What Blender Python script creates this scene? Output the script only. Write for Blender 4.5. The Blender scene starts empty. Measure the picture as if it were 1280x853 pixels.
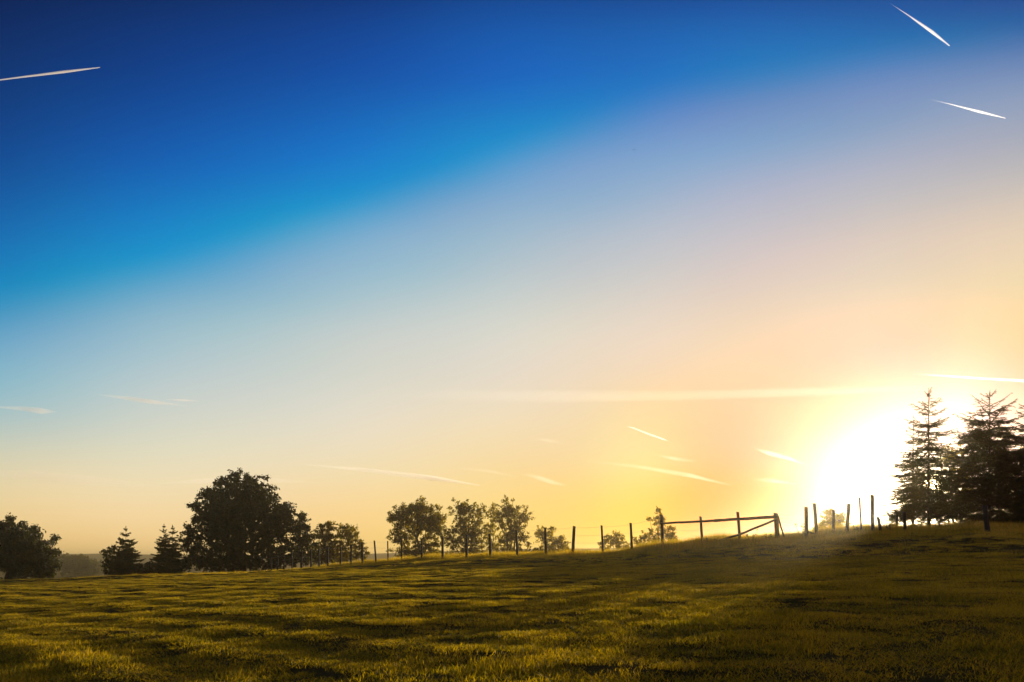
import bpy, math, random
import numpy as np
from mathutils import Vector, Matrix

# ------------------------------------------------------------------ camera, world, sun, exposure
sc = bpy.context.scene
C = sc.collection
EYE = 1.05           # eye height above the grass at the camera
F = 1000.0           # focal length in photo pixels (photo 1280 x 853)
HY = 700.0           # photo row of the eye level
def P(px, py, Y):    # world point seen at a photo pixel, at forward distance Y
    return ((px-640.0)/F*Y, Y, EYE-(py-HY)/F*Y)

cam = bpy.data.cameras.new('camera'); camo = bpy.data.objects.new('camera', cam); C.objects.link(camo)
camo.location = (0, 0, EYE); camo.rotation_euler = (math.radians(90), 0, 0)
cam.sensor_width = 36; cam.lens = 36*F/1280; cam.shift_y = (HY-426.5)/1280
cam.clip_start = 0.1; cam.clip_end = 200000
sc.camera = camo
sc.view_settings.view_transform = 'Standard'; sc.view_settings.look = 'None'
sc.view_settings.exposure = 0; sc.view_settings.gamma = 1
sc.render.engine = 'CYCLES'
sc.cycles.max_bounces = 8; sc.cycles.transparent_max_bounces = 12
sc.cycles.volume_bounces = 2
sc.cycles.sample_clamp_indirect = 6
sc.cycles.use_denoising = True

SUN_AZ = math.atan(528/F); SUN_EL = math.atan(96/F*math.cos(SUN_AZ))
SD = Vector((math.sin(SUN_AZ)*math.cos(SUN_EL), math.cos(SUN_AZ)*math.cos(SUN_EL), math.sin(SUN_EL)))
sl = bpy.data.lights.new('sun', 'SUN'); slo = bpy.data.objects.new('sun', sl); C.objects.link(slo)
sl.energy = 5.0; sl.angle = math.radians(0.5); sl.color = (1.0, 0.87, 0.66)
slo.rotation_euler = SD.to_track_quat('Z', 'Y').to_euler(); slo.location = (40, 80, 30)

# sky colour seen at photo columns x rows (display values)
SX = [0, 107, 213, 320, 427, 533, 640, 747, 853, 960, 1067, 1173, 1280]
SY = [0, 33, 66, 99, 132, 165, 198, 231, 264, 297, 330, 363, 396, 400, 460, 520, 580, 640, 690]
SKY = [
 [(-60,32,80),(-60,40,93),(-60,43,98),(-60,47,108),(-60,51,117),(-60,61,129),(-60,70,144),(-60,69,142),(-60,71,147),(-60,73,143),(-56,75,143),(-32,79,153),(-8,70,139)],
 [(-60,43,101),(-60,50,108),(-60,55,122),(-60,63,134),(-60,65,143),(-60,76,157),(-60,86,171),(-60,89,169),(-60,97,176),(-35,102,183),(-3,97,173),(-60,99,165),(14,92,161)],
 [(-60,49,105),(-60,56,117),(-60,57,128),(-60,66,136),(-60,72,151),(-60,82,162),(-60,93,173),(-60,98,176),(-14,101,177),(-60,111,181),(46,107,178),(100,111,168),(99,109,170)],
 [(-60,54,114),(-60,55,122),(-60,64,140),(-60,69,152),(-60,76,162),(-60,86,176),(-60,93,191),(-21,100,189),(24,110,195),(108,125,179),(101,132,193),(112,152,194),(122,155,191)],
 [(-60,60,123),(-60,69,143),(-60,77,153),(-60,86,163),(-60,94,179),(-60,105,183),(-29,120,193),(-4,129,196),(119,130,192),(86,137,188),(98,143,189),(113,140,179),(134,154,183)],
 [(-60,68,135),(-60,77,147),(-60,84,165),(-60,96,173),(-60,103,181),(-36,118,193),(-29,130,198),(119,134,192),(75,142,197),(105,151,193),(133,154,187),(144,155,187),(149,158,180)],
 [(-60,71,145),(-60,85,164),(-60,90,177),(-60,101,187),(-43,115,205),(-56,132,203),(116,150,204),(105,156,203),(133,166,204),(154,165,203),(161,173,200),(172,174,190),(173,171,178)],
 [(-60,85,154),(-60,98,172),(-60,108,185),(-42,121,191),(-60,135,201),(114,145,196),(107,161,203),(122,163,200),(153,170,200),(157,168,193),(169,176,188),(187,179,185),(185,181,178)],
 [(-60,97,161),(-60,111,176),(-42,121,192),(-60,135,193),(105,147,200),(100,160,201),(127,172,202),(153,175,201),(163,180,200),(178,181,195),(188,184,188),(187,185,181),(197,186,176)],
 [(-60,105,181),(-33,124,191),(-60,137,204),(111,153,200),(112,173,207),(132,176,202),(166,184,201),(176,186,200),(191,191,199),(201,189,195),(207,191,186),(214,193,178),(234,203,173)],
 [(-24,122,182),(-28,139,192),(100,149,199),(103,161,198),(126,177,203),(154,183,202),(175,192,201),(184,193,198),(197,195,196),(204,189,187),(217,200,186),(222,194,172),(221,200,169)],
 [(-26,134,185),(120,152,193),(98,166,199),(115,176,200),(158,187,203),(173,194,200),(188,200,201),(201,198,197),(212,202,193),(221,195,181),(215,202,184),(200,193,169),(213,196,164)],
 [(115,149,194),(104,167,198),(129,181,200),(166,190,201),(186,200,202),(195,204,202),(209,210,202),(218,209,192),(228,208,191),(221,200,175),(240,209,181),(248,196,157),(233,201,152)],
 [(108,148,194),(102,168,198),(146,186,200),(166,191,201),(189,200,202),(195,205,202),(213,213,202),(218,210,195),(231,210,194),(223,199,173),(247,210,179),(255,197,154),(240,200,152)],
 [(123,181,200),(155,188,201),(184,198,205),(188,202,201),(204,209,199),(215,211,199),(224,213,199),(234,212,186),(237,206,178),(248,207,158),(255,171,171),(255,181,174),(248,173,140)],
 [(166,190,196),(188,201,197),(207,211,199),(211,212,198),(229,219,203),(230,217,191),(239,219,185),(236,211,170),(255,211,140),(255,166,160),(255,226,151),(255,192,218),(249,187,177)],
 [(223,212,177),(226,215,181),(231,222,190),(238,220,184),(236,220,181),(243,217,170),(243,213,154),(240,206,146),(248,223,148),(255,115,102),(255,255,255),(255,192,223),(249,187,172)],
 [(241,210,153),(249,216,161),(250,219,167),(248,213,154),(252,213,148),(249,212,137),(247,211,122),(255,202,98),(255,179,38),(255,58,-2),(255,255,226),(255,192,223),(249,182,142)],
 [(241,200,125),(249,206,133),(250,209,139),(247,205,128),(251,207,125),(248,207,114),(247,207,100),(255,198,76),(255,175,18),(255,56,-22),(255,250,196),(255,187,188),(249,172,102)],
]
AZ0, AZH, NAZ = math.radians(-50), math.radians(5), 21          # azimuth spline knots
NEL = 20; ELM = math.radians(42)                                  # elevation spline knots 0..42 deg

def bs(t):
    t = np.abs(t); return (np.maximum(0, 2-t)**3 - 4*np.maximum(0, 1-t)**3)/6
def fit_sky():
    T = np.array(SKY, float)/255
    xs, ys, vs = [], [], []
    for X in range(0, 1281, 20):
        col = np.array([[np.interp(X, SX, T[j, :, c]) for c in range(3)] for j in range(len(SY))])
        for Y in range(0, 701, 10):
            xs.append(X); ys.append(Y); vs.append([np.interp(Y, SY, col[:, c]) for c in range(3)])
    xs = np.array(xs, float); ys = np.array(ys, float); vs = np.array(vs)
    u = (xs-640)/F; s = (HY-ys)/F
    az = np.arctan(u); el = np.arctan(s*np.cos(az))
    ta = (az-AZ0)/AZH; te = el/ELM*(NEL-1)
    BA = np.stack([bs(ta-i) for i in range(NAZ)], 1)
    BE = np.stack([bs(te-i) for i in range(NEL)], 1)
    BE[:, 0] += bs(te+1); BE[:, -1] += bs(te-NEL)
    M = (BA[:, :, None]*BE[:, None, :]).reshape(len(xs), -1)
    reg = []
    lam = 0.4
    idx = lambda i, j: i*NEL+j
    for i in range(NAZ):
        for j in range(NEL):
            if 0 < i < NAZ-1:
                r = np.zeros(NAZ*NEL); r[idx(i-1, j)] = 1; r[idx(i, j)] = -2; r[idx(i+1, j)] = 1; reg.append(r*lam)
            if 0 < j < NEL-1:
                r = np.zeros(NAZ*NEL); r[idx(i, j-1)] = 1; r[idx(i, j)] = -2; r[idx(i, j+1)] = 1; reg.append(r*lam)
            if i < NAZ-1:
                r = np.zeros(NAZ*NEL); r[idx(i, j)] = -1; r[idx(i+1, j)] = 1; reg.append(r*.05)
    A = np.concatenate([M, np.array(reg)]); b = np.concatenate([vs, np.zeros((len(reg), 3))])
    c = np.linalg.lstsq(A, b, rcond=None)[0].reshape(NAZ, NEL, 3)
    return np.clip(c, -0.5, 1.5)

world = bpy.data.worlds.new('World'); sc.world = world; world.use_nodes = True
wt = world.node_tree; wt.nodes.clear(); N = wt.nodes; Lk = wt.links
def wm(op, a, b=None, clamp=False):
    n = N.new('ShaderNodeMath'); n.operation = op; n.use_clamp = clamp
    for k, v in enumerate((a, b)):
        if v is None: continue
        if isinstance(v, (int, float)): n.inputs[k].default_value = v
        else: Lk.new(v, n.inputs[k])
    return n.outputs[0]
def wv(op, a, b=None, s=None):
    n = N.new('ShaderNodeVectorMath'); n.operation = op
    for k, v in enumerate((a, b)):
        if v is None: continue
        if isinstance(v, (tuple, Vector)): n.inputs[k].default_value = tuple(v)
        else: Lk.new(v, n.inputs[k])
    if s is not None:
        if isinstance(s, (int, float)): n.inputs['Scale'].default_value = s
        else: Lk.new(s, n.inputs['Scale'])
    return n.outputs['Value'] if op == 'DOT_PRODUCT' else n.outputs['Vector']
geo = N.new('ShaderNodeTexCoord'); dirv = geo.outputs['Generated']
sep = N.new('ShaderNodeSeparateXYZ'); Lk.new(dirv, sep.inputs[0])
az = wm('ARCTAN2', sep.outputs[0], sep.outputs[1])
el = wm('ARCSINE', sep.outputs[2])
ta = wm('DIVIDE', wm('SUBTRACT', az, AZ0), AZH)
ta = wm('MINIMUM', wm('MAXIMUM', ta, (math.radians(-33)-AZ0)/AZH), (math.radians(33)-AZ0)/AZH)
te = wm('DIVIDE', wm('MINIMUM', wm('MAXIMUM', el, math.radians(.2)), math.radians(34.9)), ELM, clamp=True)   # the fitted range; beyond it the edge colours go on
coef = fit_sky(); acc = None
for i in range(NAZ):
    cr = N.new('ShaderNodeValToRGB'); Lk.new(te, cr.inputs[0]); r = cr.color_ramp; r.interpolation = 'B_SPLINE'
    while len(r.elements) < NEL: r.elements.new(0.5)
    for j in range(NEL): r.elements[j].position = j/(NEL-1)
    for j in range(NEL): r.elements[j].color = tuple((coef[i, j]+.5)/2)+(1,)
    t = wm('ABSOLUTE', wm('SUBTRACT', ta, float(i)))
    w = wm('DIVIDE', wm('SUBTRACT', wm('POWER', wm('MAXIMUM', wm('SUBTRACT', 2.0, t), 0.0), 3.0),
           wm('MULTIPLY', wm('POWER', wm('MAXIMUM', wm('SUBTRACT', 1.0, t), 0.0), 3.0), 4.0)), 6.0)
    v = wv('SCALE', cr.outputs[0], s=w)
    acc = v if acc is None else wv('ADD', acc, v)
acc = wv('MULTIPLY', acc, (2.0, 2.0, 2.0)); acc = wv('SUBTRACT', acc, (0.5, 0.5, 0.5))
acc = wv('MAXIMUM', acc, (0.0, 0.0, 0.0))
gam = N.new('ShaderNodeGamma'); gam.inputs[1].default_value = 2.2; Lk.new(acc, gam.inputs[0])
cs = wv('DOT_PRODUCT', dirv, SD)
def lobe(prev, deg, col):
    k = 1/(1-math.cos(math.radians(deg)))
    e = wm('EXPONENT', wm('MULTIPLY', wm('SUBTRACT', cs, 1.0), k))
    n = N.new('ShaderNodeCombineXYZ')
    for q in range(3): n.inputs[q].default_value = col[q]
    return wv('ADD', prev, wv('SCALE', n.outputs[0], s=e))
# the sky dims away from the sun, outside the half the photo shows
def fade(x, a, b):
    n = N.new('ShaderNodeMapRange'); n.interpolation_type = 'SMOOTHSTEP'
    n.inputs[1].default_value = math.radians(a); n.inputs[2].default_value = math.radians(b); n.inputs[3].default_value = 0; n.inputs[4].default_value = 1
    Lk.new(x, n.inputs[0]); return n.outputs[0]
away = wm('ADD', fade(wm('MULTIPLY', az, -1.0), 40, 85), fade(az, 48, 110))
dim = wm('SUBTRACT', 1.0, wm('MULTIPLY', away, 0.15))
tot = wv('SCALE', gam.outputs[0], s=dim)
tot = lobe(tot, 3.3, (1.6, 1.35, .9))
tot = lobe(tot, 0.40, (60, 48, 22))
bg = N.new('ShaderNodeBackground'); Lk.new(tot, bg.inputs[0]); bg.inputs[1].default_value = 1.0
nis = N.new('ShaderNodeTexSky'); nis.sky_type = 'NISHITA'; nis.sun_disc = False
nis.sun_elevation = SUN_EL; nis.sun_rotation = SUN_AZ
bg2 = N.new('ShaderNodeBackground'); Lk.new(nis.outputs[0], bg2.inputs[0]); bg2.inputs[1].default_value = 0.006
NISH = bg2
add = N.new('ShaderNodeAddShader'); Lk.new(bg.outputs[0], add.inputs[0]); Lk.new(bg2.outputs[0], add.inputs[1])
wo = N.new('ShaderNodeOutputWorld'); Lk.new(add.outputs[0], wo.inputs[0])
world.cycles.sampling_method = 'MANUAL'; world.cycles.sample_map_resolution = 2048

# ------------------------------------------------------------------ helpers
rng = np.random.default_rng(7); random.seed(7)
def mat(name):
    m = bpy.data.materials.new(name); m.use_nodes = True; m.node_tree.nodes.clear(); return m
def leaf_mat(name, c1, c2, trans=0.5, scale=1.5, rough=0.6):
    m = mat(name); t = m.node_tree; n = t.nodes; l = t.links
    g = n.new('ShaderNodeNewGeometry'); oi = n.new('ShaderNodeObjectInfo')
    tx = n.new('ShaderNodeTexNoise'); tx.inputs['Scale'].default_value = scale; tx.inputs['Detail'].default_value = 3
    l.new(g.outputs['Position'], tx.inputs['Vector'])
    ad = n.new('ShaderNodeMath'); ad.operation = 'ADD'; l.new(tx.outputs['Fac'], ad.inputs[0])
    mu = n.new('ShaderNodeMath'); mu.operation = 'MULTIPLY_ADD'; l.new(g.outputs['Random Per Island'], mu.inputs[0])
    mu.inputs[1].default_value = 0.6; mu.inputs[2].default_value = -0.3; l.new(mu.outputs[0], ad.inputs[1])
    r = n.new('ShaderNodeValToRGB'); r.color_ramp.elements[0].position = .3; r.color_ramp.elements[1].position = .72
    r.color_ramp.elements[0].color = (*c1, 1); r.color_ramp.elements[1].color = (*c2, 1); l.new(ad.outputs[0], r.inputs[0])
    d = n.new('ShaderNodeBsdfPrincipled'); d.inputs['Roughness'].default_value = rough
    d.inputs['Specular IOR Level'].default_value = 0.3
    tr = n.new('ShaderNodeBsdfTranslucent'); mx = n.new('ShaderNodeMixShader'); mx.inputs[0].default_value = trans
    l.new(r.outputs[0], d.inputs['Base Color'])
    hs = n.new('ShaderNodeHueSaturation'); hs.inputs['Value'].default_value = 1.6; hs.inputs['Saturation'].default_value = 1.15
    l.new(r.outputs[0], hs.inputs['Color']); l.new(hs.outputs[0], tr.inputs[0])
    l.new(d.outputs[0], mx.inputs[1]); l.new(tr.outputs[0], mx.inputs[2])
    o = n.new('ShaderNodeOutputMaterial'); l.new(mx.outputs[0], o.inputs[0]); return m
def solid_mat(name, c1, c2, scale=6, rough=.85, stretch=(1, 1, 1), bump=0.0):
    m = mat(name); t = m.node_tree; n = t.nodes; l = t.links
    tc = n.new('ShaderNodeTexCoord'); mp = n.new('ShaderNodeMapping'); mp.inputs['Scale'].default_value = stretch
    l.new(tc.outputs['Object'], mp.inputs[0])
    tx = n.new('ShaderNodeTexNoise'); tx.inputs['Scale'].default_value = scale; tx.inputs['Detail'].default_value = 6
    l.new(mp.outputs[0], tx.inputs['Vector'])
    r = n.new('ShaderNodeValToRGB'); r.color_ramp.elements[0].position = .3; r.color_ramp.elements[1].position = .7
    r.color_ramp.elements[0].color = (*c1, 1); r.color_ramp.elements[1].color = (*c2, 1); l.new(tx.outputs['Fac'], r.inputs[0])
    d = n.new('ShaderNodeBsdfPrincipled'); d.inputs['Roughness'].default_value = rough; d.inputs['Specular IOR Level'].default_value = .2
    l.new(r.outputs[0], d.inputs['Base Color'])
    if bump:
        b = n.new('ShaderNodeBump'); b.inputs['Strength'].default_value = bump; l.new(tx.outputs['Fac'], b.inputs['Height']); l.new(b.outputs[0], d.inputs['Normal'])
    o = n.new('ShaderNodeOutputMaterial'); l.new(d.outputs[0], o.inputs[0]); return m

def np_mesh(name, V, faces):
    """faces: list of int arrays (n,k)"""
    me = bpy.data.meshes.new(name); V = np.asarray(V, np.float32)
    me.vertices.add(len(V)); me.vertices.foreach_set('co', V.ravel())
    loops = np.concatenate([f.ravel() for f in faces]).astype(np.int32)
    tot = np.concatenate([np.full(len(f), f.shape[1], np.int32) for f in faces])
    st = np.concatenate([[0], np.cumsum(tot)[:-1]]).astype(np.int32)
    me.loops.add(len(loops)); me.loops.foreach_set('vertex_index', loops)
    me.polygons.add(len(tot)); me.polygons.foreach_set('loop_start', st); me.polygons.foreach_set('loop_total', tot)
    me.update(calc_edges=True); me.validate(); return me
def link(name, me, m, parent=None, smooth=False, loc=None):
    o = bpy.data.objects.new(name, me); C.objects.link(o)
    if m is not None: me.materials.append(m)
    if smooth: me.polygons.foreach_set('use_smooth', np.ones(len(me.polygons), bool))
    if parent is not None: o.parent = parent
    if loc is not None: o.location = loc
    return o
def thing(name, loc, label, cat, group=None):
    o = bpy.data.objects.new(name, None); C.objects.link(o); o.location = loc; o.empty_display_size = .3
    o['label'] = label; o['category'] = cat
    if group: o['group'] = group
    return o
def tag(o, label, cat, group=None):
    o['label'] = label; o['category'] = cat
    if group: o['group'] = group
class Tubes:
    def __init__(s): s.V = []; s.F = []; s.n = 0
    def add(s, pts, rad, k=6, cap=True):
        pts = [Vector(p) for p in pts]; m = len(pts)
        if not hasattr(rad, '__len__'): rad = [rad]*m
        up = Vector((0, 0, 1)); base = s.n
        for i, p in enumerate(pts):
            d = (pts[min(i+1, m-1)]-pts[max(i-1, 0)]).normalized()
            a = d.cross(up if abs(d.z) < .9 else Vector((1, 0, 0))).normalized(); b = d.cross(a)
            for q in range(k):
                t = 2*math.pi*q/k
                s.V.append(tuple(p+a*math.cos(t)*rad[i]+b*math.sin(t)*rad[i]))
        for i in range(m-1):
            for q in range(k):
                q2 = (q+1) % k
                s.F.append((base+i*k+q, base+i*k+q2, base+(i+1)*k+q2, base+(i+1)*k+q))
        s.n += m*k
        if cap: s.V.append(tuple(pts[-1])); s.V.append(tuple(pts[0])); e = s.n; s.n += 2; \
            s.F += [(base+(m-1)*k+q, base+(m-1)*k+(q+1) % k, e, e) for q in range(k)]; \
            s.F += [(base+(q+1) % k, base+q, e+1, e+1) for q in range(k)]
    def mesh(s, name):
        Q = [f for f in s.F if f[2] != f[3]]; T = [f[:3] for f in s.F if f[2] == f[3]]
        fs = []
        if Q: fs.append(np.array(Q))
        if T: fs.append(np.array(T))
        return np_mesh(name, np.array(s.V), fs)
# value noise
def vnoise(x, y, seed=0):
    xi = np.floor(x).astype(np.int64); yi = np.floor(y).astype(np.int64); fx = x-xi; fy = y-yi
    fx = fx*fx*(3-2*fx); fy = fy*fy*(3-2*fy)
    def h(a, b):
        n = (a*374761393 + b*668265263 + seed*1442695041) & 0xffffffff
        n = ((n ^ (n >> 13))*1274126177) & 0xffffffff
        return ((n ^ (n >> 16)) & 0xffff)/65535.0*2-1
    return (h(xi, yi)*(1-fx)+h(xi+1, yi)*fx)*(1-fy)+(h(xi, yi+1)*(1-fx)+h(xi+1, yi+1)*fx)*fy

# ------------------------------------------------------------------ terrain
PA, PB = .0505, .0228
CPX = [-600, 0, 160, 320, 355, 400, 470, 560, 640, 720, 790, 827, 877, 923, 971, 1007, 1041, 1090, 1140, 1180, 1210, 1240, 1280, 1900]
CPY = [735, 727, 721.5, 716.5, 714, 711.5, 705, 700.5, 697, 695.5, 693.5, 689.5, 684, 680, 676.5, 675, 671, 666.5, 665, 663, 661.5, 662, 663, 658]
CD  = [62, 60, 54, 54, 56.5, 57, 54, 50, 45, 41, 38, 34, 34, 34, 34, 34, 34, 34, 34, 34, 33, 32, 32, 32]
FPX = [-600, 0, 160, 320, 355, 470, 560, 640, 800, 1000, 1280, 1900]
FD  = [55, 54, 46, 42, 44, 43, 39, 35.5, 31, 25, 19.5, 17.5]
def smooth_tab(xs, ys):
    g = np.arange(-700, 2000, 4.0); v = np.interp(g, xs, ys); k = np.hanning(15); k /= k.sum()
    return g, np.convolve(np.pad(v, 7, 'edge'), k, 'valid')
G1 = smooth_tab(CPX, CPY); G2 = smooth_tab(CPX, CD); G3 = smooth_tab(FPX, FD)
def sstep(a, b, x):
    t = np.clip((x-a)/(b-a), 0, 1); return t*t*(3-2*t)
def ground(X, Y, micro=True):
    X = np.asarray(X, float); Y = np.asarray(Y, float)
    r = np.hypot(X, Y); a = np.arctan2(X, Y); ac = np.clip(a, -.9, .9)
    front = 1-sstep(.9, 1.35, np.abs(a))
    rl = np.where(r < 70, r, 70+45*np.tanh((r-70)/45))
    k = rl/np.maximum(r, 1e-6)
    plane = (PA*X+PB*Y)*k
    u = np.tan(ac); px = 640+F*u; Ye = r*np.cos(ac)
    D = np.interp(px, *G2); Cy = np.interp(px, *G1); Yf = np.interp(px, *G3)
    zf = (PA*u+PB)*Yf; s0 = PA*u+PB
    sl_ = -(Cy-HY)/F; zc = EYE+sl_*D
    t = np.clip((Ye-Yf)/(D-Yf), 0, 1); h = D-Yf
    bank = zf*(2*t**3-3*t**2+1)+zc*(-2*t**3+3*t**2)+h*s0*(t**3-2*t**2+t)+h*(sl_-.004)*(t**3-t**2)
    e = np.maximum(Ye-D, 0)
    far = -9.0+3.0*vnoise(X/240, Y/240, 5)
    over = zc+(sl_-.004)*e-.0035*np.minimum(e, 14)**2/1.0*.7-np.maximum(e-14, 0)*.06
    m = sstep(25, 170, e); over = np.where(e > 0, over*(1-m)+far*m, 0)
    z = np.where(Ye < Yf, plane, np.where(Ye < D, bank, over))
    z = z*front+(plane*(1-sstep(60, 300, r))+far*sstep(60, 300, r))*(1-front)
    # far hills
    hx = np.interp(px, [300, 640], [1050, 700])
    hill = sstep(420, hx, Ye)*(Ye*(.0065+.0058*sstep(300, 700, px)+.0018*vnoise(X/130, Y/400, 9)+.0008*vnoise(X/34, Y/200, 4))+EYE+9)
    hill = np.where(Ye > hx, hill*(hx/np.maximum(Ye, 1))**.98, hill)
    z = z+hill*front
    if micro:
        nf = 1-sstep(70, 140, r)
        mi = .035*vnoise(X/4.5+3, Y/4.5, 1)+.022*vnoise(X/1.1, Y/1.1+9, 2)+.016*vnoise(X/.4, Y/.4, 3)
        # mown windrows crossing the left of the field
        q = (X*.72+Y*.69); rr = .5+.5*np.sin(q*2*np.pi/1.25+1.6*vnoise(X/5, Y/5, 8))
        lft = 1-sstep(-2, 4, X)
        mi = mi+lft*.06*(rr**2.5-.3)*(.6+.4*vnoise(X/2.1, Y/2.1, 12))
        bk = sstep(0, 1, (Ye-Yf)/4)*(1-sstep(0, 1, e/30))
        mi = mi*(1+.8*bk)
        z = z+mi*nf
    return z
def gz(x, y): return float(ground(np.array([x]), np.array([y]), False)[0])

a1 = np.radians(np.concatenate([np.arange(-180, -44, 4), np.arange(-44, 44, .2), np.arange(44, 180, 4)]))
r1 = np.concatenate([[.3], np.geomspace(.8, 5, 24)[:-1], np.exp(np.arange(math.log(5), math.log(75), .009)), np.exp(np.arange(math.log(75.5), math.log(6000), .03))])
AA, RR = np.meshgrid(a1, r1); X = RR*np.sin(AA); Y = RR*np.cos(AA); Z = ground(X, Y)
na, nr = len(a1), len(r1)
V = np.stack([X, Y, Z], -1).reshape(-1, 3)
i0 = (np.arange(nr-1)[:, None]*na+np.arange(na)[None]).ravel(); nx = (np.arange(nr-1)[:, None]*na+(np.arange(na)+1)[None] % na).ravel()
Q = np.stack([i0, nx, nx+na, i0+na], 1)
V = np.concatenate([V, [[0, 0, float(Z[0].mean())]]]); cidx = len(V)-1
Tt = np.stack([np.full(na, cidx), (np.arange(na)+1) % na, np.arange(na)], 1)
# soil and short turf between the blades
gm = mat('turf'); t = gm.node_tree; n = t.nodes; l = t.links
g = n.new('ShaderNodeNewGeometry'); tx = n.new('ShaderNodeTexNoise'); tx.inputs['Scale'].default_value = 1.1; tx.inputs['Detail'].default_value = 8
l.new(g.outputs['Position'], tx.inputs['Vector'])
r = n.new('ShaderNodeValToRGB'); r.color_ramp.elements[0].position = .35; r.color_ramp.elements[1].position = .68
r.color_ramp.elements[0].color = (.065, .052, .014, 1); r.color_ramp.elements[1].color = (.15, .11, .03, 1); l.new(tx.outputs['Fac'], r.inputs[0])
tx2 = n.new('ShaderNodeTexNoise'); tx2.inputs['Scale'].default_value = 25; tx2.inputs['Detail'].default_value = 6; l.new(g.outputs['Position'], tx2.inputs['Vector'])
bp = n.new('ShaderNodeBump'); bp.inputs['Strength'].default_value = .8; bp.inputs['Distance'].default_value = .05; l.new(tx2.outputs['Fac'], bp.inputs['Height'])
d = n.new('ShaderNodeBsdfDiffuse'); l.new(r.outputs[0], d.inputs[0]); l.new(bp.outputs[0], d.inputs['Normal'])
o = n.new('ShaderNodeOutputMaterial'); l.new(d.outputs[0], o.inputs[0])
go = link('ground', np_mesh('ground', V, [Q, Tt]), gm, smooth=True); go['kind'] = 'structure'

# ------------------------------------------------------------------ air
hz = bpy.data.meshes.new('haze')
bx = 6500; zb, zt = -22.0, 13.3
hv = [(x, y, z) for z in (zb, zt) for x, y in ((-bx, -bx), (bx, -bx), (bx, bx), (-bx, bx))]
hz.from_pydata(hv, [], [(0, 3, 2, 1), (4, 5, 6, 7), (0, 1, 5, 4), (1, 2, 6, 5), (2, 3, 7, 6), (3, 0, 4, 7)])
hm = mat('air'); t = hm.node_tree
pv = t.nodes.new('ShaderNodeVolumePrincipled'); pv.inputs['Density'].default_value = .0007; pv.inputs['Anisotropy'].default_value = .91
pv.inputs['Color'].default_value = (.95, .80, .50, 1)
o = t.nodes.new('ShaderNodeOutputMaterial'); t.links.new(pv.outputs[0], o.inputs['Volume'])
ho = link('haze', hz, hm); ho['kind'] = 'stuff'; ho['label'] = 'thin golden morning haze over the field'

# ------------------------------------------------------------------ grass
blade_m = leaf_mat('grass_blade', (.15, .125, .013), (.50, .33, .045), .62, .9)
long_glow_m = leaf_mat('long_grass_blade', (.24, .17, .03), (.60, .41, .09), .8, .6)  # blade colour raised to hold the golden backlit glow along the crest
def tuft(name, nb, R, h0, h1, w, m, lean=.5, seed=0):
    q = np.random.default_rng(seed)
    rad = R*np.sqrt(q.random(nb)); th = q.random(nb)*2*np.pi
    bx_, by_ = rad*np.cos(th), rad*np.sin(th)
    h = (h0+(h1-h0)*q.random(nb)**1.5)
    ld = q.random(nb)*2*np.pi; lm = h*lean*q.random(nb)
    fa = q.random(nb)*np.pi; dx, dy = np.cos(fa)*w/2, np.sin(fa)*w/2
    def pt(f, s): return np.stack([bx_+np.cos(ld)*lm*f**1.8+dx*s, by_+np.sin(ld)*lm*f**1.8+dy*s, h*f-.01], 1)
    V = np.concatenate([pt(0, -1), pt(0, 1), pt(.55, -.8), pt(.55, .8), pt(1, 0)]); i = np.arange(nb)
    return np_mesh(name, V, [np.stack([i, i+nb, i+3*nb, i+2*nb], 1), np.stack([i+2*nb, i+3*nb, i+4*nb], 1)])
def tuft_coll(name, specs, m):
    c = bpy.data.collections.new(name)
    for k, s in enumerate(specs):
        me = tuft('%s_patch' % name, seed=k+11, m=None, **s); me.materials.append(m)
        o = bpy.data.objects.new('%s_patch' % name, me); c.objects.link(o)
    return c
def scatter(name, coll, pts, scl, label):
    me = bpy.data.meshes.new(name); me.vertices.add(len(pts)); me.vertices.foreach_set('co', pts.astype(np.float32).ravel())
    n = len(pts)
    a = me.attributes.new('scl', 'FLOAT_VECTOR', 'POINT'); a.data.foreach_set('vector', scl.astype(np.float32).ravel())
    a = me.attributes.new('rot', 'FLOAT_VECTOR', 'POINT'); rr = np.zeros((n, 3), np.float32); rr[:, 2] = rng.random(n)*6.283; a.data.foreach_set('vector', rr.ravel())
    a = me.attributes.new('idx', 'INT', 'POINT'); a.data.foreach_set('value', rng.integers(0, len(coll.objects), n).astype(np.int32))
    o = bpy.data.objects.new(name, me); C.objects.link(o); o['kind'] = 'stuff'; o['label'] = label
    ng = bpy.data.node_groups.new(name, 'GeometryNodeTree')
    ng.interface.new_socket('Geometry', in_out='INPUT', socket_type='NodeSocketGeometry')
    ng.interface.new_socket('Geometry', in_out='OUTPUT', socket_type='NodeSocketGeometry')
    gi = ng.nodes.new('NodeGroupInput'); gu = ng.nodes.new('NodeGroupOutput')
    ip = ng.nodes.new('GeometryNodeInstanceOnPoints'); ci = ng.nodes.new('GeometryNodeCollectionInfo')
    ci.inputs['Collection'].default_value = coll; ci.inputs['Separate Children'].default_value = True; ci.inputs['Reset Children'].default_value = True
    def na(nm, ty):
        q = ng.nodes.new('GeometryNodeInputNamedAttribute'); q.data_type = ty; q.inputs[0].default_value = nm
        return [s for s in q.outputs if s.enabled and s.name == 'Attribute'][0]
    ng.links.new(gi.outputs[0], ip.inputs['Points']); ng.links.new(ci.outputs[0], ip.inputs['Instance'])
    ip.inputs['Pick Instance'].default_value = True
    ng.links.new(na('idx', 'INT'), ip.inputs['Instance Index']); ng.links.new(na('rot', 'FLOAT_VECTOR'), ip.inputs['Rotation'])
    ng.links.new(na('scl', 'FLOAT_VECTOR'), ip.inputs['Scale']); ng.links.new(ip.outputs[0], gu.inputs[0])
    md = o.modifiers.new('scatter', 'NODES'); md.node_group = ng
    return o
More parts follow.
